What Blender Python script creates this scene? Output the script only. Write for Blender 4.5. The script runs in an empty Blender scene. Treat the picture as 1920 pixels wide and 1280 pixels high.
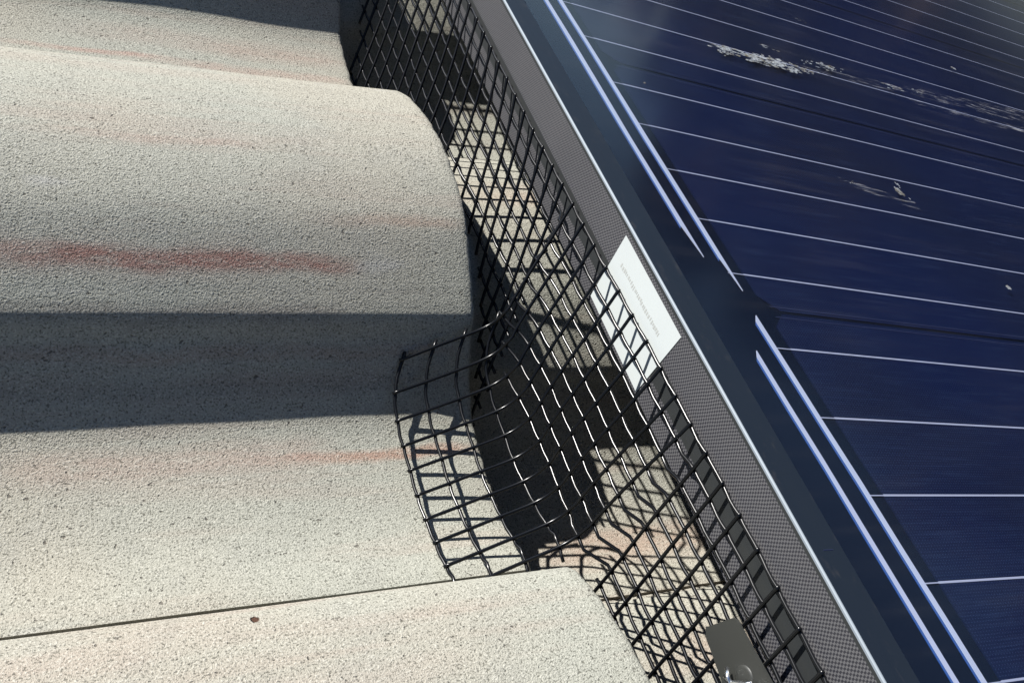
import bpy, bmesh, math, random
from mathutils import Vector, Matrix, noise
random.seed(7)
S = bpy.context.scene
COL = S.collection

# ------------------------------------------------------------------ frames
# "roof frame": a = down the slope, b = along the eaves, c = normal to a tile
PITCH = math.radians(17)
RW = Matrix(((math.cos(PITCH), 0, math.sin(PITCH)), (0, 1, 0), (-math.sin(PITCH), 0, math.cos(PITCH))))
BASE = Vector((0, 0, 3.2))
def n(v): return Vector(v).normalized()
def W(a, b=None, c=None):
    v = Vector(a) if b is None else Vector((a, b, c))
    return BASE + RW @ v
# camera axes seen in the roof frame
F = 1933.0
X = n((3640, -38, F)); Y = Vector((-1056, -2710, F)); Y = (Y - X * Y.dot(X)).normalized(); N = X.cross(Y)
R = Matrix((X, Y, N))
H = 0.38
# panel axes in the roof frame
PX = n((3403, 290, F)); PY = Vector((-907, -2240, F)); PY = (PY - PX * PY.dot(PX)).normalized(); PN = PX.cross(PY)
PX, PY, PN = R @ PX, R @ PY, R @ PN
D0, T0 = 0.24328, 0.15316
def P(x, y, z):            # panel coordinates: x in from the edge face, y along the edge, z above the top
    return W(PX * (D0 + x) + PY * y + PN * (T0 + z))
def Proof(v):              # roof frame -> panel coordinates
    v = Vector(v); return Vector((v.dot(PX) - D0, v.dot(PY), v.dot(PN) - T0))
def PtoR(x, y, z): return PX * (D0 + x) + PY * y + PN * (T0 + z)

# ------------------------------------------------------------------ camera
cam = bpy.data.cameras.new('camera'); co = bpy.data.objects.new('camera', cam); COL.objects.link(co); S.camera = co
cam.sensor_width = 36; cam.lens = F / 1920 * 36; cam.clip_start = 0.01; cam.clip_end = 3000
right = RW @ (R @ Vector((1, 0, 0))); down = RW @ (R @ Vector((0, 1, 0))); fwd = RW @ (R @ Vector((0, 0, 1)))
m = Matrix((right, -down, -fwd)).transposed().to_4x4(); m.translation = W(0, 0, H)
co.matrix_world = m

# ------------------------------------------------------------------ light
sun_dir = (RW @ Vector((-0.86, 1.03, 1.0))).normalized()
w = bpy.data.worlds.new('World'); S.world = w; w.use_nodes = True
nt = w.node_tree; bg = nt.nodes['Background']
sky = nt.nodes.new('ShaderNodeTexSky'); sky.sky_type = 'NISHITA'; sky.sun_disc = False
sky.sun_elevation = math.asin(sun_dir.z); sky.sun_rotation = math.atan2(sun_dir.x, sun_dir.y)
sky.air_density = 0.8; sky.dust_density = 0.2; sky.ozone_density = 2.5
nt.links.new(sky.outputs[0], bg.inputs[0]); bg.inputs[1].default_value = 0.05
sl = bpy.data.lights.new('sun', 'SUN'); sl.energy = 5.0; sl.angle = math.radians(0.5); sl.color = (1, .965, .91)
so = bpy.data.objects.new('sun', sl); COL.objects.link(so); so.rotation_euler = sun_dir.to_track_quat('Z', 'Y').to_euler()
so.location = (0, 0, 12)
S.view_settings.view_transform = 'Standard'; S.view_settings.look = 'None'; S.view_settings.exposure = 1.48; S.view_settings.gamma = 1
S.render.resolution_x = 1024; S.render.resolution_y = 682
S.render.engine = 'CYCLES'

# ------------------------------------------------------------------ object helpers
def link(o, parent=None):
    COL.objects.link(o)
    if parent: o.parent = parent
    return o
def mesh_obj(name, verts, faces, mat, parent=None, smooth=False, origin=None, mats=None, fm=None):
    me = bpy.data.meshes.new(name)
    org = Vector(origin) if origin is not None else Vector((0, 0, 0))
    me.from_pydata([tuple(Vector(v) - org) for v in verts], [], faces)
    for mm in (mats or [mat]): me.materials.append(mm)
    if fm: me.polygons.foreach_set('material_index', fm)
    if smooth: me.polygons.foreach_set('use_smooth', [True] * len(me.polygons))
    me.update()
    bm = bmesh.new(); bm.from_mesh(me); bmesh.ops.recalc_face_normals(bm, faces=bm.faces)
    if mat in UPWARD:                      # open sheets must face outwards
        for f_ in bm.faces:
            f_.normal_update()
            if f_.normal.z < 0: f_.normal_flip()
    bm.to_mesh(me); bm.free()
    o = bpy.data.objects.new(name, me)
    link(o, parent); ORG[o] = org
    if parent is None: o.location = org
    else: o.location = org - ORG[parent]
    return o
ORG = {}
UPWARD = set()
def empty(name, loc):
    o = bpy.data.objects.new(name, None); COL.objects.link(o); o.location = loc; o.empty_display_size = .02; ORG[o] = Vector(loc); return o
def tag(o, label=None, cat=None, group=None, kind=None):
    if label: o['label'] = label
    if cat: o['category'] = cat
    if group: o['group'] = group
    if kind: o['kind'] = kind
    return o
class MB:
    def __init__(s): s.v = []; s.f = []
    def quadbox(s, c8):
        k = len(s.v); s.v += c8
        s.f += [tuple(k + i for i in q) for q in ((0,1,2,3),(7,6,5,4),(0,4,5,1),(1,5,6,2),(2,6,7,3),(3,7,4,0))]
    def box(s, fn, x0, x1, y0, y1, z0, z1):
        s.quadbox([fn(x0,y0,z0), fn(x1,y0,z0), fn(x1,y1,z0), fn(x0,y1,z0), fn(x0,y0,z1), fn(x1,y0,z1), fn(x1,y1,z1), fn(x0,y1,z1)])
    def prism(s, pts, fn, z0, z1):
        k = len(s.v); q = len(pts)
        s.v += [fn(x, y, z0) for x, y in pts] + [fn(x, y, z1) for x, y in pts]
        s.f += [tuple(k + i for i in range(q)), tuple(k + q + i for i in range(q))]
        s.f += [(k + i, k + (i + 1) % q, k + q + (i + 1) % q, k + q + i) for i in range(q)]
    def tube(s, pts, r, sides=6):
        k = len(s.v); pts = [Vector(p) for p in pts]; nn = None
        for i, p in enumerate(pts):
            t = (pts[min(i + 1, len(pts) - 1)] - pts[max(i - 1, 0)]).normalized()
            if nn is None: nn = t.orthogonal().normalized()
            nn = (nn - t * nn.dot(t)).normalized(); bb = t.cross(nn)
            for j in range(sides):
                a = 2 * math.pi * j / sides
                s.v.append(p + nn * (r * math.cos(a)) + bb * (r * math.sin(a)))
            if i:
                for j in range(sides):
                    a0 = k + (i - 1) * sides + j; a1 = k + (i - 1) * sides + (j + 1) % sides
                    s.f.append((a0, a1, a1 + sides, a0 + sides))
        s.f.append(tuple(k + j for j in range(sides))); s.f.append(tuple(len(s.v) - sides + j for j in range(sides)))
    def build(s, name, mat, parent=None, smooth=False, origin=None):
        return mesh_obj(name, s.v, s.f, mat, parent, smooth, origin)

# ------------------------------------------------------------------ material helpers
class NG:
    def __init__(s, name):
        s.m = bpy.data.materials.new(name); s.m.use_nodes = True; s.t = s.m.node_tree
        s.b = s.t.nodes['Principled BSDF']; s.out = s.t.nodes['Material Output']
    def new(s, t, **k):
        nd = s.t.nodes.new(t)
        for a, v in k.items(): setattr(nd, a, v)
        return nd
    def put(s, nd, i, v):
        if hasattr(v, 'is_output') or isinstance(v, bpy.types.NodeSocket): s.t.links.new(v, nd.inputs[i])
        else: nd.inputs[i].default_value = v
    def math(s, op, a, b=0.0, c=0.0, clamp=False):
        nd = s.new('ShaderNodeMath', operation=op); nd.use_clamp = clamp
        s.put(nd, 0, a); s.put(nd, 1, b); s.put(nd, 2, c); return nd.outputs[0]
    def sstep(s, v, lo, hi, o0=0.0, o1=1.0):
        nd = s.new('ShaderNodeMapRange', interpolation_type='SMOOTHSTEP')
        for i, x in enumerate((v, lo, hi, o0, o1)): s.put(nd, i, x)
        return nd.outputs[0]
    def lin(s, v, lo, hi, o0=0.0, o1=1.0):
        nd = s.new('ShaderNodeMapRange')
        for i, x in enumerate((v, lo, hi, o0, o1)): s.put(nd, i, x)
        return nd.outputs[0]
    def noise(s, vec, scale, detail=2.0, rough=.5, dist=0.0):
        nd = s.new('ShaderNodeTexNoise'); s.put(nd, 'Vector', vec)
        nd.inputs['Scale'].default_value = scale; nd.inputs['Detail'].default_value = detail
        nd.inputs['Roughness'].default_value = rough; nd.inputs['Distortion'].default_value = dist
        return nd.outputs['Fac']
    def mix(s, fac, a, b, blend='MIX'):
        nd = s.new('ShaderNodeMix', data_type='RGBA', blend_type=blend)
        s.put(nd, 0, fac); s.put(nd, 6, (*a, 1) if isinstance(a, tuple) else a); s.put(nd, 7, (*b, 1) if isinstance(b, tuple) else b)
        return nd.outputs[2]
    def local(s, rows, off):
        """position expressed in a frame given by three world axes and an origin"""
        g = s.new('ShaderNodeNewGeometry').outputs['Position']
        sub = s.new('ShaderNodeVectorMath', operation='SUBTRACT'); s.put(sub, 0, g); sub.inputs[1].default_value = off
        outs = []
        for r in rows:
            d = s.new('ShaderNodeVectorMath', operation='DOT_PRODUCT'); s.put(d, 0, sub.outputs[0]); d.inputs[1].default_value = r
            outs.append(d.outputs['Value'])
        return outs
    def comb(s, x, y, z):
        nd = s.new('ShaderNodeCombineXYZ'); s.put(nd, 0, x); s.put(nd, 1, y); s.put(nd, 2, z); return nd.outputs[0]
    def bump(s, h, strength, dist):
        nd = s.new('ShaderNodeBump'); s.put(nd, 'Height', h); nd.inputs['Strength'].default_value = strength; nd.inputs['Distance'].default_value = dist
        s.t.links.new(nd.outputs[0], s.b.inputs['Normal']); return nd
    def set(s, **k):
        for a, v in k.items():
            s.put(s.b, a.replace('_', ' '), (*v, 1) if isinstance(v, tuple) and len(v) == 3 else v)
        return s.m

def tile_material():
    g = NG('sanded_concrete_tile')
    ax = [RW @ Vector(v) for v in ((1, 0, 0), (0, 1, 0), (0, 0, 1))]
    a, b, c = g.local(ax, BASE)
    p = g.comb(a, b, c)
    grain = g.noise(p, 1150, 1.5, .6)
    fine = g.noise(p, 2300, 1, .5)
    mott = g.noise(p, 38, 3, .6)
    long = g.noise(g.comb(g.math('MULTIPLY', a, 5.0), g.math('MULTIPLY', b, 60.0), g.math('MULTIPLY', c, 60.0)), 1.0, 3, .6)
    tone = g.noise(p, 7, 2, .5)
    col = g.mix(g.sstep(tone, .35, .68), (0.214, 0.217, 0.188), (0.224, 0.214, 0.180))
    col = g.mix(g.math('MULTIPLY', g.sstep(mott, .45, .75), .30), col, (0.175, 0.175, 0.158))
    col = g.mix(g.math('MULTIPLY', g.sstep(long, .5, .72), .22), col, (0.224, 0.154, 0.126))
    # coloured slurry streaks left in the tile by the extruder: (b, half width, a0, a1, strength, colour), along the slope
    red = (0.154, 0.052, 0.042); orange = (0.238, 0.098, 0.059); pink = (0.238, 0.130, 0.105); dark = (0.070, 0.045, 0.045)
    wob = g.math('MULTIPLY', g.math('SUBTRACT', g.noise(g.comb(g.math('MULTIPLY', a, 22.0), b, c), 1.0, 2, .5), .5), .010)
    bw = g.math('ADD', b, wob)
    brk = g.noise(g.comb(g.math('MULTIPLY', a, 60.0), g.math('MULTIPLY', b, 260.0), g.math('MULTIPLY', c, 260.0)), 1.0, 3, .65)
    for (b0, hw, a0, a1, st, colr) in STREAKS:
        m1 = g.sstep(g.math('ABSOLUTE', g.math('SUBTRACT', bw, b0)), hw, hw * .15)
        m2 = g.math('MULTIPLY', g.sstep(a, a0 - .03, a0 + .05), g.sstep(a, a1 + .006, a1 - .02))
        mk = g.math('MULTIPLY', g.math('MULTIPLY', m1, m2), g.math('MULTIPLY', g.sstep(brk, .22, .62, .35, 1.0), st))
        col = g.mix(mk, col, {'r': red, 'o': orange, 'p': pink, 'd': dark}[colr])
    # white bloom patches
    bloom = g.math('MULTIPLY', g.sstep(g.noise(g.comb(g.math('MULTIPLY', a, 14.0), g.math('MULTIPLY', b, 45.0), c), 1.0, 2, .5), .66, .8), .5)
    col = g.mix(bloom, col, (0.259, 0.259, 0.259))
    # sand grain: dark pits and pale grains
    col = g.mix(g.math('MULTIPLY', g.sstep(grain, .47, .30), .75), col, (0.045, 0.043, 0.034))
    col = g.mix(g.math('MULTIPLY', g.sstep(grain, .55, .72), .55), col, (0.364, 0.357, 0.315))
    pit = g.noise(p, 430, 1.5, .5)
    col = g.mix(g.math('MULTIPLY', g.sstep(pit, .30, .24), .75), col, (0.049, 0.042, 0.035))
    h = g.math('ADD', g.math('MULTIPLY', grain, 1.0), g.math('MULTIPLY', fine, .35))
    chip = g.sstep(g.math('ADD', g.math('ADD', g.math('POWER', g.math('SUBTRACT', a, .0878), 2.0), g.math('POWER', g.math('SUBTRACT', b, .1497), 2.0)), g.math('MULTIPLY', g.math('SUBTRACT', grain, .5), .000002)), .0000026, .0000012)
    col = g.mix(chip, col, (.045, .022, .014))
    h = g.math('SUBTRACT', h, g.math('ADD', g.math('MULTIPLY', g.sstep(pit, .32, .24), .8), g.math('MULTIPLY', chip, 3.0)))
    g.bump(h, .85, .00062)
    return g.set(Base_Color=col, Roughness=.95, Specular_IOR_Level=.2)

PER = 0.305
# b, half width, a0, a1, strength, colour
STREAKS = [
    (.3165, .0062, .00, .165, .62, 'r'), (.3165, .0110, -.02, .12, .25, 'r'), (.3160, .0035, .10, .166, .35, 'r'),
    (.2965, .0050, -.10, .16, .30, 'd'), (.2745, .0050, -.1, .22, .20, 'd'), (.286, .004, -.1, .22, .20, 'o'),
    (.2430, .0050, .125, .2225, .55, 'o'), (.2450, .0130, .00, .15, .28, 'p'),
    (.5265, .0035, .02, .105, .50, 'p'), (.5245, .0060, .09, .223, .35, 'p'), (.545, .012, .05, .22, .18, 'p'),
    (.3745, .0045, .02, .13, .22, 'p'), (.336, .0050, .15, .223, .25, 'o'), (.440, .010, -.05, .14, .12, 'p'),
    (.140, .010, -.05, .06, .16, 'p'), (.118, .010, .04, .16, .10, 'p'),
    (.205, .016, .25, .55, .30, 'o'), (.40, .012, .25, .55, .20, 'o'), (.12, .02, .25, .5, .22, 'o'),
]
TILE = tile_material()

def metal(name, col, rough, met=1.0, bump=None):
    g = NG(name); p = g.new('ShaderNodeTexCoord').outputs['Object']
    v = g.noise(p, 40, 3, .6)
    if bump: g.bump(g.noise(p, bump, 2, .5), .2, .0004)
    return g.set(Base_Color=g.mix(g.math('MULTIPLY', v, .35), col, tuple(x * .6 for x in col)), Roughness=g.lin(v, 0, 1, rough * .8, rough * 1.2), Metallic=met)

# black anodised frame top
def frame_material():
    g = NG('black_anodised_frame')
    ax = [RW @ v for v in (PX, PY, PN)]
    x, y, z = g.local(ax, P(0, 0, 0))
    v = g.noise(g.comb(x, g.math('MULTIPLY', y, .15), z), 160, 3, .6)
    sc = g.noise(g.comb(g.math('MULTIPLY', x, 3.0), y, z), 55, 3, .7)
    dust = g.math('MULTIPLY', g.sstep(sc, .55, .8), .5)
    col = g.mix(dust, (.007, .011, .018), (.045, .041, .040))
    return g.set(Base_Color=col, Roughness=g.lin(v, 0, 1, .38, .5), Metallic=.35, Specular_IOR_Level=.5)
def side_material():
    """knurled outer face of the frame: small alternating flats, with two plain bands"""
    g = NG('knurled_frame_side')
    ax = [RW @ v for v in (PX, PY, PN)]
    x, y, z = g.local(ax, P(0, 0, 0))
    jit = g.math('MULTIPLY', g.math('SUBTRACT', g.noise(g.comb(x, y, z), 90, 1, .5), .5), .0006)
    # rows follow the face; cells offset like woven cloth
    u = g.math('DIVIDE', g.math('ADD', y, jit), .00085); v = g.math('DIVIDE', g.math('ADD', z, jit), .00115)
    cu = g.math('FLOOR', u); cv = g.math('FLOOR', v)
    ck = g.math('MODULO', g.math('ABSOLUTE', g.math('ADD', cu, cv)), 2.0)
    zone = g.math('ADD', g.math('MULTIPLY', g.sstep(z, -.0026, -.0030), g.sstep(z, -.0222, -.0218)), g.sstep(z, -.0312, -.0316), clamp=True)
    nv = g.noise(g.comb(x, y, z), 25, 2, .5)
    lo = (.016, .016, .021); hi = g.mix(nv, (.058, .058, .062), (.082, .082, .086))
    col = g.mix(ck, lo, hi)
    col = g.mix(zone, (.014, .016, .017), col)
    g.bump(g.math('MULTIPLY', ck, zone), .25, .0003)
    return g.set(Base_Color=col, Roughness=.55, Metallic=.2)
FRAME = frame_material(); SIDE = side_material()
EDGE = metal('frame_edge_glint', (.15, .175, .20), .55, .2)  # highlight on the frame bevel, put into a paler base colour
RIB = metal('silver_ribbon', (.205, .228, .305), .5, 0.0)
RIBFRINGE = metal('blue_ribbon_fringe', (.006, .035, .14), .4, 0.0)  # blue fringe of light beside each ribbon, painted as a thin strip
BUS = metal('silver_busbar', (.17, .185, .255), .5, 0.0)
ALU = metal('raw_aluminium', (.6, .6, .61), .4, 1.0)
STEEL = metal('bright_steel', (.82, .83, .85), .22, 1.0)
def cell_material():
    g = NG('blue_silicon_cell')
    ax = [RW @ v for v in (PX, PY, PN)]
    x, y, z = g.local(ax, P(0, 0, 0))
    # fine fingers printed across the cell
    f = g.math('FRACT', g.math('DIVIDE', x, .0016))
    fing = g.sstep(g.math('ABSOLUTE', g.math('SUBTRACT', f, .5)), .10, .06)
    r1 = g.math('FRACT', g.math('DIVIDE', y, .0013))
    row = g.sstep(g.math('ABSOLUTE', g.math('SUBTRACT', r1, .5)), .20, .10)
    nz = g.noise(g.comb(g.math('MULTIPLY', x, 30.0), g.math('MULTIPLY', y, 600.0), 0.0), 1.0, 2, .6)
    big = g.noise(g.comb(x, y, z), 6, 2, .5)
    col = g.mix(g.sstep(big, .3, .7), (.0008, .0030, .0165), (.0022, .0038, .0120))
    col = g.mix(g.math('MULTIPLY', g.sstep(nz, .45, .75), .5), col, (.006, .011, .030))
    col = g.mix(g.math('MULTIPLY', g.math('MULTIPLY', fing, row), .55), col, (.036, .045, .10))
    return g.set(Base_Color=col, Roughness=.6, Specular_IOR_Level=0.0)   # laminated under the glass: no air gap
def flat(name, col, rough=.5, spec=.5):
    g = NG(name); p = g.new('ShaderNodeTexCoord').outputs['Object']
    v = g.noise(p, 30, 3, .6)
    return g.set(Base_Color=g.mix(g.math('MULTIPLY', v, .3), col, tuple(x * .7 for x in col)), Roughness=rough, Specular_IOR_Level=spec)
CELL = cell_material()
BACK = flat('navy_backsheet', (.0010, .0026, .0080), .6, 0.0)
CLEAR = flat('cell_edge', (.016, .021, .05), .5, 0.0)
WIRE = flat('black_coated_wire', (.003, .0034, .0042), .25, .26)
PLATE = flat('dark_grey_clip_plastic', (.019, .020, .018), .5)
PAPER = flat('white_sticker_paper', (.31, .335, .335), .7)
INK = flat('grey_print', (.25, .26, .25), .6)
def drop_material():
    g = NG('dried_bird_dropping'); t = g.t; p = g.new('ShaderNodeNewGeometry').outputs['Position']
    v = g.noise(p, 700, 3, .7); c = g.noise(p, 160, 2, .5)
    tr = g.new('ShaderNodeBsdfTransparent'); df = g.new('ShaderNodeBsdfDiffuse')
    t.links.new(g.mix(g.sstep(c, .4, .7), (.25, .27, .29), (.12, .11, .085)), df.inputs[0])
    mx = g.new('ShaderNodeMixShader'); t.links.new(g.sstep(v, .30, .72, .0, .75), mx.inputs[0]); t.links.new(tr.outputs[0], mx.inputs[1]); t.links.new(df.outputs[0], mx.inputs[2])
    t.links.new(mx.outputs[0], g.out.inputs[0]); t.nodes.remove(g.b); return g.m
DROP = drop_material()
FELT = flat('dark_roofing_felt', (.03, .03, .03), .95)
def glass_material():
    g = NG('solar_glass'); t = g.t
    ax = [RW @ v for v in (PX, PY, PN)]
    x, y, z = g.local(ax, P(0, 0, 0))
    tr = g.new('ShaderNodeBsdfTransparent'); tr.inputs[0].default_value = (.97, .98, 1, 1)
    gl = g.new('ShaderNodeBsdfGlossy'); gl.inputs['Color'].default_value = (1, 1, 1, 1); gl.inputs['Roughness'].default_value = .12
    lw = g.new('ShaderNodeLayerWeight'); lw.inputs[0].default_value = .5      # Schlick, the same from both sides of the pane
    fres = g.math('ADD', g.math('MULTIPLY', g.math('POWER', lw.outputs['Facing'], 5.0), .92), .014)
    m1 = g.new('ShaderNodeMixShader'); t.links.new(fres, m1.inputs[0]); t.links.new(tr.outputs[0], m1.inputs[1]); t.links.new(gl.outputs[0], m1.inputs[2])
    # thin dusty film
    df = g.new('ShaderNodeBsdfDiffuse'); df.inputs[0].default_value = (.34, .33, .33, 1)
    run = g.noise(g.comb(g.math('MULTIPLY', x, 6.0), g.math('MULTIPLY', y, 90.0), 0.0), 1.0, 4, .65)
    cloud = g.noise(g.comb(x, y, z), 9, 3, .6)
    film = g.math('ADD', .004, g.math('MULTIPLY', g.math('MULTIPLY', g.sstep(run, .45, .8), g.sstep(cloud, .35, .7)), .02))
    m2 = g.new('ShaderNodeMixShader'); t.links.new(film, m2.inputs[0]); t.links.new(m1.outputs[0], m2.inputs[1]); t.links.new(df.outputs[0], m2.inputs[2])
    t.links.new(m2.outputs[0], g.out.inputs[0]); t.nodes.remove(g.b)
    return g.m
GLASS = glass_material()
def smear_material():
    g = NG('thin_white_smear'); t = g.t
    ax = [RW @ v for v in (PX, PY, PN)]
    x, y, z = g.local(ax, P(0, 0, 0))
    a = g.noise(g.comb(g.math('MULTIPLY', x, 40.0), g.math('MULTIPLY', y, 420.0), 0.0), 1.0, 3, .7)
    tr = g.new('ShaderNodeBsdfTransparent'); df = g.new('ShaderNodeBsdfDiffuse'); df.inputs[0].default_value = (.6, .6, .62, 1)
    mx = g.new('ShaderNodeMixShader'); t.links.new(g.sstep(a, .50, .85, 0.0, .30), mx.inputs[0]); t.links.new(tr.outputs[0], mx.inputs[1]); t.links.new(df.outputs[0], mx.inputs[2])
    t.links.new(mx.outputs[0], g.out.inputs[0]); t.nodes.remove(g.b); return g.m
SMEAR = smear_material()
UPWARD |= {GLASS, SMEAR}

# ------------------------------------------------------------------ setting: ground far below the roof, felt under the tiles
def ground():
    g = NG('lawn_and_earth'); p = g.new('ShaderNodeNewGeometry').outputs['Position']
    v = g.noise(p, .35, 4, .6); d = g.noise(p, .02, 3, .5); f = g.noise(p, 6, 4, .7)
    col = g.mix(g.sstep(d, .42, .58), (.035, .045, .040), (.075, .052, .044))
    col = g.mix(g.math('MULTIPLY', v, .5), col, (.03, .035, .02)); col = g.mix(g.math('MULTIPLY', f, .4), col, (.03, .04, .02))
    g.set(Base_Color=col, Roughness=.95)
    s = 1500
    o = mesh_obj('ground', [(-s, -s, 0), (s, -s, 0), (s, s, 0), (-s, s, 0)], [(0, 1, 2, 3)], g.m)
    tag(o, kind='structure')
ground()
def added_woodland():  # unseen tree belt, added to hide the bright horizon from the panel's reflections
    g = NG('dark_mixed_foliage'); p = g.new('ShaderNodeNewGeometry').outputs['Position']
    v = g.noise(p, .14, 2, .6); f = g.noise(p, 2.5, 3, .7)
    col = g.mix(g.sstep(v, .44, .56), (.030, .042, .040), (.120, .070, .056)); col = g.mix(g.math('MULTIPLY', f, .5), col, (.03, .036, .034))
    g.set(Base_Color=col, Roughness=.9)
    rnd = random.Random(21); vs = []; fs = []
    for i in range(150):
        az = math.radians(rnd.uniform(-12, 74)); d = rnd.uniform(20, 34)
        cx, cy = d * math.cos(az), d * math.sin(az); hgt = 3.2 + d * math.tan(math.radians(rnd.uniform(3.5, 10.5) if az < .80 else rnd.uniform(-3, 2.5))); w_ = rnd.uniform(1.6, 3.0)
        for k in range(150):
            t = rnd.random() ** .8; r_ = w_ * (1 - t * .75) * math.sqrt(rnd.random()); a_ = rnd.uniform(0, 6.283)
            c = Vector((cx + r_ * math.cos(a_), cy + r_ * math.sin(a_), .3 + t * (hgt - .5)))
            q = len(vs); sz = rnd.uniform(.35, .8)
            for _ in range(3): vs.append(c + Vector((rnd.gauss(0, sz), rnd.gauss(0, sz), rnd.gauss(0, sz * .7))))
            fs.append((q, q + 1, q + 2))
    o = mesh_obj('added_woodland', vs, fs, g.m, origin=(20, 12, 0))
    tag(o, kind='stuff')
added_woodland()
STEP = .0448; EXPO = .345; X1 = .2223
def nose(k): return X1 + EXPO * k
mb = MB()
ang = STEP / EXPO
def deck(x, y, z): return W(x, y, -.060 - (x - X1 + .01) * ang + z)
mb.box(deck, -.95, 1.45, -.95, 2.0, -.02, 0)
tag(mb.build('roof_deck', FELT, origin=W(.2, .4, -.1)), kind='structure')

# ------------------------------------------------------------------ roof tiles
PROF = [(.4752,.0060),(.4728,.0070),(.4710,.0084),(.4697,.0120),(.4680,.0180),(.4655,.0270),(.4625,.0350),(.4585,.0400),(.453,.0440),(.446,.0473),(.437,.0508),(.4277,.0540),(.418,.0570),
        (.407,.0595),(.393,.0618),(.376,.0625),(.361,.0614),(.348,.0590),(.336,.0556),(.325,.0498),(.3155,.0444),(.308,.0398),(.3015,.0361),(.2958,.0323),(.2935,.0276),(.2900,.0215),
        (.2850,.0172),(.2785,.0102),(.270,.0045),(.262,-.0010),(.254,-.0032),(.249,-.0042),(.245,-.0048),(.235,-.0058),(.225,-.0062),(.214,-.0062),(.203,-.0048),(.193,-.0022),(.184,.0012),(.1770,.0038),(.1722,.0050),(.1718,-.0048),(.160,-.0055)]
def surf_h(b, k=0):
    """height of the tile surface of course k at position b along the eaves"""
    bb = (b - .1703) % PER + .1703
    for i in range(len(PROF) - 1):
        (b1, h1), (b0, h0) = PROF[i], PROF[i + 1]
        if b0 <= bb <= b1: return h0 + (h1 - h0) * (bb - b0) / max(b1 - b0, 1e-6) - STEP * k
    return .005 - STEP * k
TH = .013
def tile(row, col, label):
    nx = nose(row) + random.uniform(-.0008, .0008) * (0 if (row == 0 and col == 0) else 1)
    x0 = nx - EXPO - .075; ob = PER * col; oh = -STEP * row
    seed = row * 17 + col * 5 + 3
    # refine profile
    pr = []
    for i in range(len(PROF) - 1):
        (b1, h1), (b0, h0) = PROF[i], PROF[i + 1]
        k = max(1, int(abs(b1 - b0) / .0016))
        for j in range(k): t = j / k; pr.append((b1 + (b0 - b1) * t, h1 + (h0 - h1) * t))
    pr.append(PROF[-1])
    for _ in range(14):                         # round the barrel and the pan, keep the crisp shoulder between them
        hh = [h for _, h in pr]
        pr = [(b, (hh[i - 1] + 2 * h + hh[i + 1]) / 4) if (.304 < b < .455 or .182 < b < .289) else (b, h) for i, (b, h) in enumerate(pr)]
    q = len(pr)
    rings = []
    xs = [x0] + [x0 + (nx - x0 - .0030) * t / 100 for t in range(1, 101)] + [nx - .0018, nx - .0007, nx]
    top, bot = [], []
    for i, x in enumerate(xs):
        e = {len(xs) - 3: .0003, len(xs) - 2: .0009, len(xs) - 1: .0022}.get(i, 0)
        rt, rb = [], []
        for (b, h) in pr:
            wob = noise.noise(Vector((x * 14, b * 14, seed))) * .0007
            # tail of the tile dips under the course above
            ex = noise.noise(Vector((b * 150, seed, 1.7))) * .0007 + noise.noise(Vector((b * 480, seed, 7.7))) * .0005 - max(0, noise.noise(Vector((b * 260, seed, 9.9))) - .35) * .005 if i >= len(xs) - 3 else 0
            eb = 0
            if b > .4722: eb = noise.noise(Vector((x * 70, seed, 3.1))) * .0007 + noise.noise(Vector((x * 260, seed, 5.1))) * .0003
            rt.append(W(x + ex, b + ob + eb, h + oh + wob - e)); rb.append(W(x + ex, b + ob - (.004 if False else 0), min(h - TH, h * .86 - TH) + oh))
        top.append(rt); bot.append(rb)
    v = []; f = []
    for r in top + bot: v += r
    nr = len(xs); B = nr * q
    for i in range(nr - 1):
        for j in range(q - 1):
            a = i * q + j
            f.append((a, a + 1, a + q + 1, a + q)); f.append((B + a, B + a + q, B + a + q + 1, B + a + 1))
    for i in range(nr - 1):
        for j in (0, q - 1):
            a = i * q + j; f.append((a, a + q, B + a + q, B + a))
    for i in (0, nr - 1):
        for j in range(q - 1):
            a = i * q + j; f.append((a, B + a, B + a + 1, a + 1))
    o = mesh_obj('roof_tile', v, f, TILE, origin=W(nx - .2, ob + .33, oh)); o['kind'] = 'thing'
    me = o.data; me.polygons.foreach_set('use_smooth', [True] * len(me.polygons))
    try:
        me.set_sharp_from_angle(angle=math.radians(38))
    except Exception: pass
    tag(o, label, 'roof tile', 'concrete roof tiles laid in overlapping courses')
LAB = {
    (0, 0): 'pale grey barrel tile with a long red streak, its rounded end beside the black mesh',
    (0, -1): 'sandy pale tile in the bottom left corner, beyond the thin dark seam',
    (0, 1): 'pale tile along the top left edge with a blue shadow band and pink streaks',
    (1, 0): 'sunlit tile seen through the mesh below the white sticker, beyond the red streaked tile',
    (1, -1): 'bright tile seen through the mesh at the bottom around the dark grey clip',
    (1, 1): 'shaded tile seen through dense mesh at the top, left of the panel frame',
}
for row in (-1, 0, 1, 2):
    for col in (-2, -1, 0, 1, 2):
        lab = LAB.get((row, col))
        if lab is None:
            if row == 2: lab = 'pale concrete tile lying hidden beneath the solar panel'
            elif row == -1: lab = 'pale concrete tile in the course further up the slope'
            else: lab = 'pale concrete tile further along the eaves outside the picture'
        tile(row, col, lab)

# ------------------------------------------------------------------ solar panel
pan = empty('solar_panel', P(.5, .3, -.044))
tag(pan, 'dark blue solar panel with black frame and silver lines filling the right side', 'solar panel')
Y0, Y1, XW = -.55, 1.45, 1.05
FH = .0440; LIP = .0155; GZ = -.0012
def beam(mb, x0, x1, y0, y1, z0, z1): mb.box(P, x0, x1, y0, y1, z0, z1)
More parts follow.
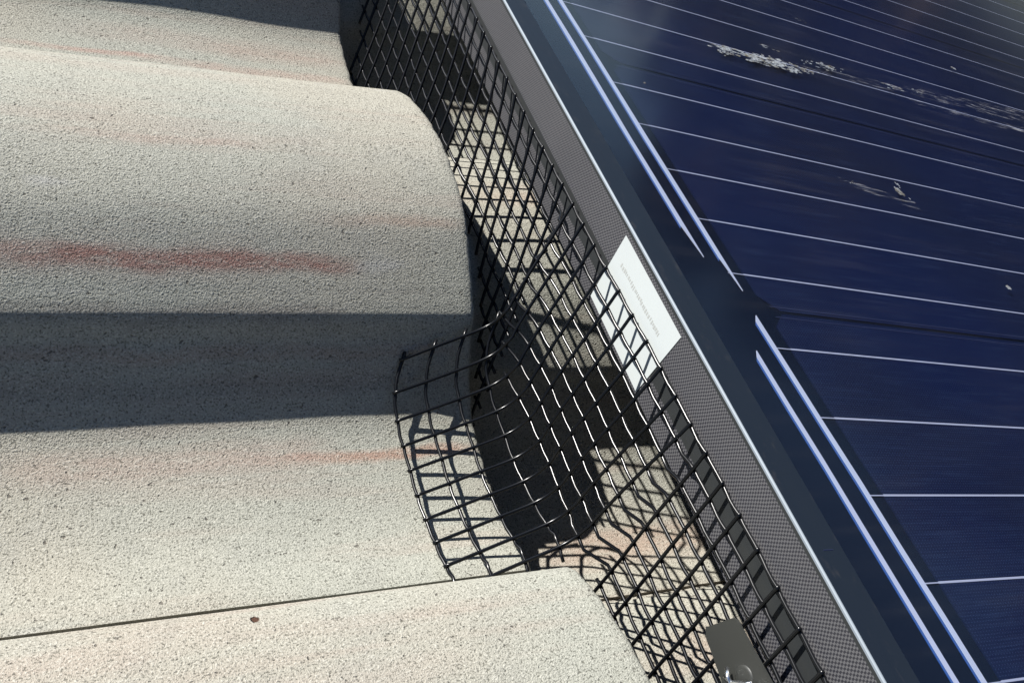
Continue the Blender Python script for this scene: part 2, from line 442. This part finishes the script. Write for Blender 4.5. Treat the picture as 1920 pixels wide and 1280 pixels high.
# frame: top lip with a slight slope, side walls
fr = MB()
beam(fr, .0009, LIP, Y0, Y1, -.0035, -.0001)
beam(fr, XW - LIP, XW, Y0, Y1, -.0035, 0)
beam(fr, LIP, XW - LIP, Y0, Y0 + LIP, -.0035, 0); beam(fr, LIP, XW - LIP, Y1 - LIP, Y1, -.0035, 0)
beam(fr, XW - .002, XW, Y0, Y1, -FH, -.0035); beam(fr, .0022, XW - .002, Y0, Y0 + .002, -FH, -.0035); beam(fr, .0022, XW - .002, Y1 - .002, Y1, -FH, -.0035)
beam(fr, .0022, .028, Y0 + .002, Y1 - .002, -FH, -FH + .002)
fr.build('frame', FRAME, pan, origin=P(0, .3, -.02))
sd = MB(); beam(sd, 0, .0020, Y0, Y1, -FH, -.0013); sd.build('frame_side', SIDE, pan, origin=P(0, .3, -.02))
ed = MB(); 
ys = [Y0 + (Y1 - Y0) * i / 60 for i in range(61)]
for a, b in zip(ys[:-1], ys[1:]):
    k = len(ed.v)
prof = [(0, -.0013), (.0001, -.0006), (.0003, -.00025), (.0006, -.00008), (.0009, -.00008), (.0009, -.0013)]
k = 0
for yy in (Y0, Y1): ed.v += [P(px, yy, pz) for px, pz in prof]
q = len(prof)
ed.f = [tuple(range(q)), tuple(range(q, 2 * q))] + [(i, (i + 1) % q, q + (i + 1) % q, q + i) for i in range(q)]
ed.build('glint_bevel', EDGE, pan, origin=P(0, .3, 0))
# dark backsheet, glass, then a paler sealant edge along the lip
bk = MB(); beam(bk, LIP, XW - LIP, Y0 + LIP, Y1 - LIP, -.0060, -.0050); bs = bk.build('backsheet', BACK, pan, origin=P(.5, .3, -.005))
gl = MB(); k = 0
gl.v = [P(LIP - .0005, Y0 + LIP, GZ - .0006), P(XW - LIP, Y0 + LIP, GZ - .0006), P(XW - LIP, Y1 - LIP, GZ - .0006), P(LIP - .0005, Y1 - LIP, GZ - .0006)]; gl.f = [(0, 1, 2, 3)]
gl.build('glass', GLASS, pan, origin=P(.5, .3, -.002))
sealm = MB()                # one uneven bead of paler grey sealant where the lip meets the glass
n_ = 900; q0 = []
for i in range(n_ + 1):
    yy = Y0 + .02 + (Y1 - Y0 - .04) * i / n_
    wd = max(.00005, .0004 * noise.noise(Vector((yy * 45, 1.3, 0))) + .0003 * noise.noise(Vector((yy * 210, 4.3, 0))))
    k = len(sealm.v)
    sealm.v += [P(LIP - .0002, yy, GZ - .0008), P(LIP + wd, yy, GZ - .0006), P(LIP + wd * .8, yy, GZ - .0002), P(LIP - .0002, yy, GZ + .0003)]
    if i: sealm.f += [(k - 4 + j, k - 4 + (j + 1) % 4, k + (j + 1) % 4, k + j) for j in range(4)]
sealm.f += [(0, 1, 2, 3), tuple(len(sealm.v) - 4 + j for j in range(4))]
sealm.build('sealant', flat('pale_sealant', (.07, .068, .075), .8), pan, origin=P(LIP, .3, 0))

CZ = -.0046
CP = .2063; CY = .2405     # a cell gap lies at CY; cells repeat every CP
CX0 = .0605; CWX = .95
ci = 0
for i in range(-3, 6):
    for j in range(0, 1):
        y0 = CY + i * CP + .0010; y1 = CY + (i + 1) * CP - .0010
        if y0 < Y0 + .03 or y1 > Y1 - .03: continue
        x0 = CX0 + j * CWX; x1 = x0 + CWX - .004
        ch = .009
        pts = [(x0 + ch, y0), (x1 - ch, y0), (x1, y0 + ch), (x1, y1 - ch), (x1 - ch, y1), (x0 + ch, y1), (x0, y1 - ch), (x0, y0 + ch)]
        mb = MB(); mb.prism(pts, P, -.0050, CZ)
        ce = mb.build('solar_cell', CELL, pan, origin=P(x0, y0, CZ))
        if j == 0:
            for kk in range(5):
                yb = CY + i * CP + .0242 + kk * .0395
                b2 = MB(); hw = .00046
                beam(b2, .0510, .0605, yb - hw * .55, yb + hw * .55, CZ - .0002, CZ + .0001)
                beam(b2, .0605, CX0 + CWX - .004, yb - hw, yb + hw, CZ, CZ + .0002)
                b2.build('busbar', BUS, ce, origin=P(x0, yb, CZ))
                b2 = None
# thin bright edges beside the cell gap
ge = MB()
for i in range(-3, 6):
    yg = CY + i * CP
    for s_ in (-.0034, .0034): beam(ge, .0640, .9, yg + s_ - .00018, yg + s_ + .00018, CZ, CZ + .00015)
ge.build('cell_edge_line', CLEAR, pan, origin=P(.5, .2, CZ))
# silver collector ribbons, cut with slanting ends at each string gap
def ribbon(pts0, pts1, wdt, cut0, cut1, name='collector_ribbon'):
    """(x,y) centre start (high y) -> end (low y); cut = slant length"""
    (xa, ya), (xb, yb) = pts0, pts1
    h = wdt / 2
    mb = MB()
    pts = [(xa - h, ya - cut0), (xa + h, ya), (xb + h, yb), (xb - h, yb + cut1)]
    nseg = 24; outl = []
    L = [(pts[0][0] + (pts[3][0] - pts[0][0]) * t / nseg, pts[0][1] + (pts[3][1] - pts[0][1]) * t / nseg) for t in range(nseg + 1)]
    Rr = [(pts[1][0] + (pts[2][0] - pts[1][0]) * t / nseg, pts[1][1] + (pts[2][1] - pts[1][1]) * t / nseg) for t in range(nseg + 1)]
    wv = lambda y: .00022 * math.sin(y * 41 + wdt * 900) + .00012 * math.sin(y * 97)
    poly = [(x + wv(y), y) for x, y in L] + [(x + wv(y), y) for x, y in reversed(Rr)]
    mb.prism(poly, P, CZ + .0003, CZ + .0008)
    rb = mb.build(name, RIB, pan, origin=P(xa, ya, CZ))
    e2 = MB(); ed_ = [(x - .0011 + wv(y), y - .002) for x, y in L] + [(x + .0001 + wv(y), y) for x, y in reversed(L)]
    e2.prism(ed_, P, CZ + .0001, CZ + .0003); e2.build('ribbon_fringe', RIBFRINGE, rb, origin=P(xa, ya, CZ))
for i in range(-2, 5):
    yg = CY + i * CP
    if i == 0 or True:
        pass
ribbon((.0420, Y1 - .05), (.0388, .2730), .0024, 0, .022)
ribbon((.0530, Y1 - .05), (.0512, .2520), .0024, 0, .022)
ribbon((.0500, .2360), (.0548, Y0 + .05), .0023, .004, 0)
ribbon((.0368, .2130), (.0412, Y0 + .05), .0020, .004, 0)
# bird droppings stuck on the glass
def splat(cx, cy, rx, ry, seed, cnt=1, name='bird_dropping'):
    mb = MB(); rnd = random.Random(seed)
    for c in range(cnt):
        ox = cx + (rnd.gauss(0, rx * .8) if cnt > 1 else 0); oy = cy + (rnd.gauss(0, ry * .8) if cnt > 1 else 0)
        sx = rx * (rnd.uniform(.06, .26) if cnt > 1 else 1); sy = ry * (rnd.uniform(.12, .36) if cnt > 1 else 1)
        pts = []
        for k in range(14):
            t = 2 * math.pi * k / 14; rr = rnd.uniform(.65, 1.15)
            pts.append((ox + sx * rr * math.cos(t), oy + sy * rr * math.sin(t)))
        mb.prism(pts, P, GZ - .0006, GZ - .0005 + rnd.uniform(0, .0001))
    return mb.build(name, DROP, pan, origin=P(cx, cy, 0))
splat(.172, .4945, .006, .003, 1, 16); splat(.198, .4990, .020, .0035, 2, 80); splat(.222, .5010, .012, .005, 3, 60)
splat(.222, .523, .010, .0016, 4, 10); splat(.246, .5020, .010, .003, 5, 26); splat(.283, .5185, .010, .0028, 6, 34)
splat(.262, .516, .006, .002, 16, 6)
splat(.243, .3653, .0035, .0052, 7); splat(.246, .3620, .0035, .006, 8, 5); splat(.2738, .2838, .0022, .0022, 9); splat(.4868, .5907, .003, .0022, 10); splat(.3058, .5916, .005, .002, 11, 5)
splat(.200, .3640, .004, .0015, 12, 6); splat(.075, .425, .0008, .001, 13); splat(.35, .515, .012, .003, 14, 9); splat(.385, .520, .008, .002, 15, 7)
sm = MB()
def smear(x0, y0, x1, y1, w0, w1):
    k = len(sm.v)
    sm.v = [P(x0, y0 - w0, GZ - .0003), P(x0, y0 + w0, GZ - .0003), P(x1, y1 + w1, GZ - .0003), P(x1, y1 - w1, GZ - .0003)]; sm.f = [(0, 1, 2, 3)]
    sm.build('dropping_smear', SMEAR, pan, origin=P((x0 + x1) / 2, (y0 + y1) / 2, 0))
smear(.20, .500, .36, .516, .004, .006); smear(.36, .516, .62, .538, .006, .014); smear(.36, .500, .62, .505, .004, .008); smear(.19, .364, .25, .352, .003, .005)
# tiny nick on the frame lip
nk = MB(); beam(nk, .0060, .0105, .1106, .11085, -.0001, .00005); nk.build('scratch', CLEAR, pan, origin=P(.008, .11, 0))

# ------------------------------------------------------------------ sticker on the frame side
st = MB()
cs = [(-.0048, .2815), (-.0052, .2180), (-.0425, .2205), (-.0415, .2800)]
k = 0
st.v = [P(-.0003, y, z) for z, y in cs] + [P(.0001, y, z) for z, y in cs]
st.f = [(0, 1, 2, 3), (7, 6, 5, 4), (0, 4, 5, 1), (1, 5, 6, 2), (2, 6, 7, 3), (3, 7, 4, 0)]
sk = empty('sticker', P(0, .25, -.024)); tag(sk, 'white rectangular sticker on the frame side, partly behind the mesh', 'sticker')
st.build('paper', PAPER, sk, origin=P(0, .25, -.024))
ink = MB(); rnd = random.Random(5)
yy = .2735
while yy > .2290:            # one row of tiny faint grey print, illegible in the photograph
    L = rnd.uniform(.0006, .0012)
    beam(ink, -.00036, -.0002, yy - L, yy, -.0158 - rnd.uniform(.0, .0008), -.0146 + rnd.uniform(0, .0005)); yy -= L + rnd.uniform(.0004, .0010)
ink.build('print', INK, sk, origin=P(0, .25, -.015))

# ------------------------------------------------------------------ black wire mesh guard
CELLM = .0172
SL = [i * .0124 for i in range(9)] + [.0992 + .0155 * (i + 1) for i in range(5)]
MX = -.0040          # sheet hangs just outside the frame
RADIUS = .00086
mz_top = -.0205
def bz(a, b, c, t): return a * (1 - t) ** 2 + b * 2 * t * (1 - t) + c * t * t
def catmull(pts, per=8):
    P_ = [pts[0] * 2 - pts[1]] + pts + [pts[-1] * 2 - pts[-2]]
    out = []
    for i in range(1, len(P_) - 2):
        a, b, c, d = P_[i - 1:i + 3]
        for k in range(per):
            t = k / per
            out.append(((b * 2) + (c - a) * t + (a * 2 - b * 5 + c * 4 - d) * t * t + (b * 3 - a - c * 3 + d) * t ** 3) * .5)
    out.append(pts[-1]); return out
YC = .2590                       # edge position above the middle of a trough
def wire_path(y, ext_up=0.0):
    """a cross wire: down the sheet, then folded over the tile end in a trough, or cut on the lower course over a barrel"""
    base = PtoR(MX, y, mz_top + .0020 * math.sin(y * 9 + 1))
    dy = y - YC
    b0 = base.y - dy + 0.0
    flap = -.0835 < dy < .0690
    if flap:
        bend = .2262 + dy * .845
        hi = max(0, (bend - .262) / .03)
        hs = surf_h(bend, 0) if bend > .1712 else .0085
        x0 = .1775 + .012 * hi ** 1.6
        def up(x, h):
            return Vector((x, bend + .17 * (x - .178), h))
        h0 = hs * .75 + .0075
        kn = up(.2335, h0 + .0265)
        ctrl = [base, base.lerp(kn, .33), base.lerp(kn, .66), base.lerp(kn, .90), kn, up(.2255, h0 + .0152), up(.2010, h0 + .0065), up(x0, h0)]
        pts = catmull(ctrl)
    else:
        hc = surf_h(base.y - .05 if y > .3 else base.y - .016, 1) + .0015
        L = (base.z - hc) / PN.z
        dirn = -PN
        pts = []
        k = 26
        for i in range(k + 1):
            t = i / k
            q = base + dirn * (L * t)
            sl = .13 + .85 * max(0, min(1, (y - .255) / .17))
            out_ = max(.008, (base.x - PN.x * .11) - .2270 + .014 * max(0, min(1, (y - .42) / .05))); dd = L * t; ref = .115
            pts.append(Vector((q.x - out_ * (dd / ref) ** 1.08, q.y - sl * dd, q.z)))
    if ext_up: pts = [pts[0] + (pts[0] - pts[1]).normalized() * ext_up] + pts
    out = []; s = -ext_up
    for i, p in enumerate(pts):
        if i: s += (p - pts[i - 1]).length
        k = 1 if not flap else max(.2, 1 - max(0, s - .07) * 18)
        wob = Vector((noise.noise(Vector((y * 16, s * 16, 3))) * .0020 * k * min(1, .35 + s * 12), noise.noise(Vector((y * 12, s * 17, 9))) * .0022 * k, 0))
        out.append((s, p + wob))
    return out
def sample(path, s):
    for (s0, p0), (s1, p1) in zip(path[:-1], path[1:]):
        if s0 <= s <= s1: return p0.lerp(p1, (s - s0) / (s1 - s0))
    return None
mesh = MB()
ROW = .0155
YS0 = .1838 - 19 * ROW
ny = 70
ys_ = [YS0 + i * ROW for i in range(ny)]
for y in ys_:
    mesh.tube([W(p) for _, p in wire_path(y, .0011)], RADIUS)
SUB = 4
fine = [wire_path(YS0 + i * ROW / SUB, .001) for i in range((ny - 1) * SUB + 1)]
off = (Vector((RADIUS * 1.3, 0, -RADIUS * .9)))
def flush(run):
    if len(run) > 2: mesh.tube(run, RADIUS)
def by_drop(pth, d, fl_):
    """first point d below the top wire, measured along the sheet"""
    b0_ = pth[1][1]
    for (s0, p0), (s1, p1) in zip(pth[1:-1], pth[2:]):
        d0 = (b0_ - p0).dot(PN); d1 = (b0_ - p1).dot(PN)
        if d0 <= d <= d1:
            q_ = p0.lerp(p1, (d - d0) / max(d1 - d0, 1e-6))
            return q_ if not (fl_ and q_.x < .2300) else None
    return None
def by_x(pth, frac):
    """point on the folded flap; 0 = cut end"""
    e = pth[-1][1].x; xt = e + (.2235 - .1775) * frac if frac < 1 else e + .046 + (frac - 1) * .015
    for (s1, p1), (s0, p0) in zip(pth[::-1], pth[-2::-1]):
        if p1.x <= xt <= p0.x: return p1.lerp(p0, (xt - p1.x) / max(p0.x - p1.x, 1e-6))
    return None
def run_wire(get):
    run = []; prev = None
    for ii, (isflap, pth) in enumerate(fine):
        p = get(isflap, pth)
        if p is None or (prev is not None and (p - prev).length > .013): flush(run); run = []
        if p is not None:
            bow = math.sin(math.pi * ((ii % SUB) / SUB)) * .0003 * (1 + .8 * math.sin(ii * .7))
            run.append(W(p + off + Vector((-bow, 0, -bow * .6))))
        prev = p
    flush(run)
fine = [(-.0835 < YS0 + i * ROW / SUB - YC < .0690, f_) for i, f_ in enumerate(fine)]
for j in range(20):
    d = j * .0086
    run_wire(lambda fl, pth: by_drop(pth, d, fl))
for fr_ in (.012, .34, .67, 1.0):
    run_wire(lambda fl, pth: by_x(pth, fr_) if fl else None)
o = mesh.build('wire_mesh_guard', WIRE, smooth=True, origin=P(0, .3, -.02))
tag(o, 'black square wire mesh strip hanging from the panel frame down to the roof tiles', 'wire mesh')
# ------------------------------------------------------------------ clip on the mesh near the bottom
ck = empty('mesh_clip', P(MX, .1, -.05)); tag(ck, 'dark grey flat clip with a bright metal hook fixed over the black mesh', 'clip')
def CPn(x, y, z): return P(MX - .0056 + x, y - .003, z + .0060)
mb = MB()
outl = [(.1160, -.0595), (.1153, -.0612 + .0030), (.1108, -.0445), (.1095, -.0436), (.1080, -.0433), (.0955, -.0425), (.0800, -.0412), (.0650, -.0405), (.0620, -.0420), (.0640, -.0640), (.0665, -.0665), (.0960, -.0640), (.1130, -.0618)]
k = len(outl)
mb.v = [CPn(-.0008, y, z) for y, z in outl] + [CPn(.0004, y, z) for y, z in outl]
mb.f = [tuple(range(k)), tuple(range(k, 2 * k))] + [(i, (i + 1) % k, k + (i + 1) % k, k + i) for i in range(k)]
mb.build('plate', PLATE, ck, origin=P(MX, .1, -.05))
# domed washer seat and hook
mb = MB(); cy, cz = .0915, -.0525
rings = [(.0046, 0), (.0043, .0003), (.0035, .0005), (.0020, .0005), (.0004, .0005)]
for r_, hh in rings:
    for a in range(20):
        t = 2 * math.pi * a / 20; mb.v.append(CPn(-.0008 - hh, cy + r_ * math.cos(t), cz + r_ * math.sin(t)))
for i in range(len(rings) - 1):
    for a in range(20): mb.f.append((i * 20 + a, i * 20 + (a + 1) % 20, (i + 1) * 20 + (a + 1) % 20, (i + 1) * 20 + a))
mb.f.append(tuple((len(rings) - 1) * 20 + a for a in range(20)))
mb.build('boss', PLATE, ck, smooth=True, origin=P(MX, .1, -.05))
mb = MB()
mb.tube([CPn(-.0032, .0955, -.0585), CPn(-.0040, .0938, -.0575), CPn(-.0042, .0918, -.0562), CPn(-.0040, .0905, -.0535), CPn(-.0036, .0880, -.0500), CPn(-.0030, .0870, -.0478)], .0010, 8)
mb.tube([CPn(-.0030, .0975, -.0560), CPn(-.0045, .0945, -.0560), CPn(-.0045, .0918, -.0562)], .0009, 8)
mb.tube([CPn(-.0030, .0930, -.0640), CPn(-.0048, .0905, -.0610), CPn(-.0042, .0900, -.0570)], .0009, 8)
mb.build('hook', STEEL, ck, smooth=True, origin=P(MX, .1, -.05))
# ------------------------------------------------------------------ rail under the panel that carries it
rl = empty('mounting_rail', P(.35, .3, -.09)); tag(rl, 'aluminium rail hidden underneath the solar panel', 'rail')
mb = MB(); beam(mb, .34, .38, Y0 + .05, Y1 - .05, -.084, -FH - .0005); mb.build('rail', ALU, rl, origin=P(.35, .3, -.06))
for yy in (-.2, .5, 1.2):
    mb = MB(); beam(mb, .381, .388, yy, yy + .04, -.205, -.05); mb.build('foot', ALU, rl, origin=P(.35, yy, -.06))
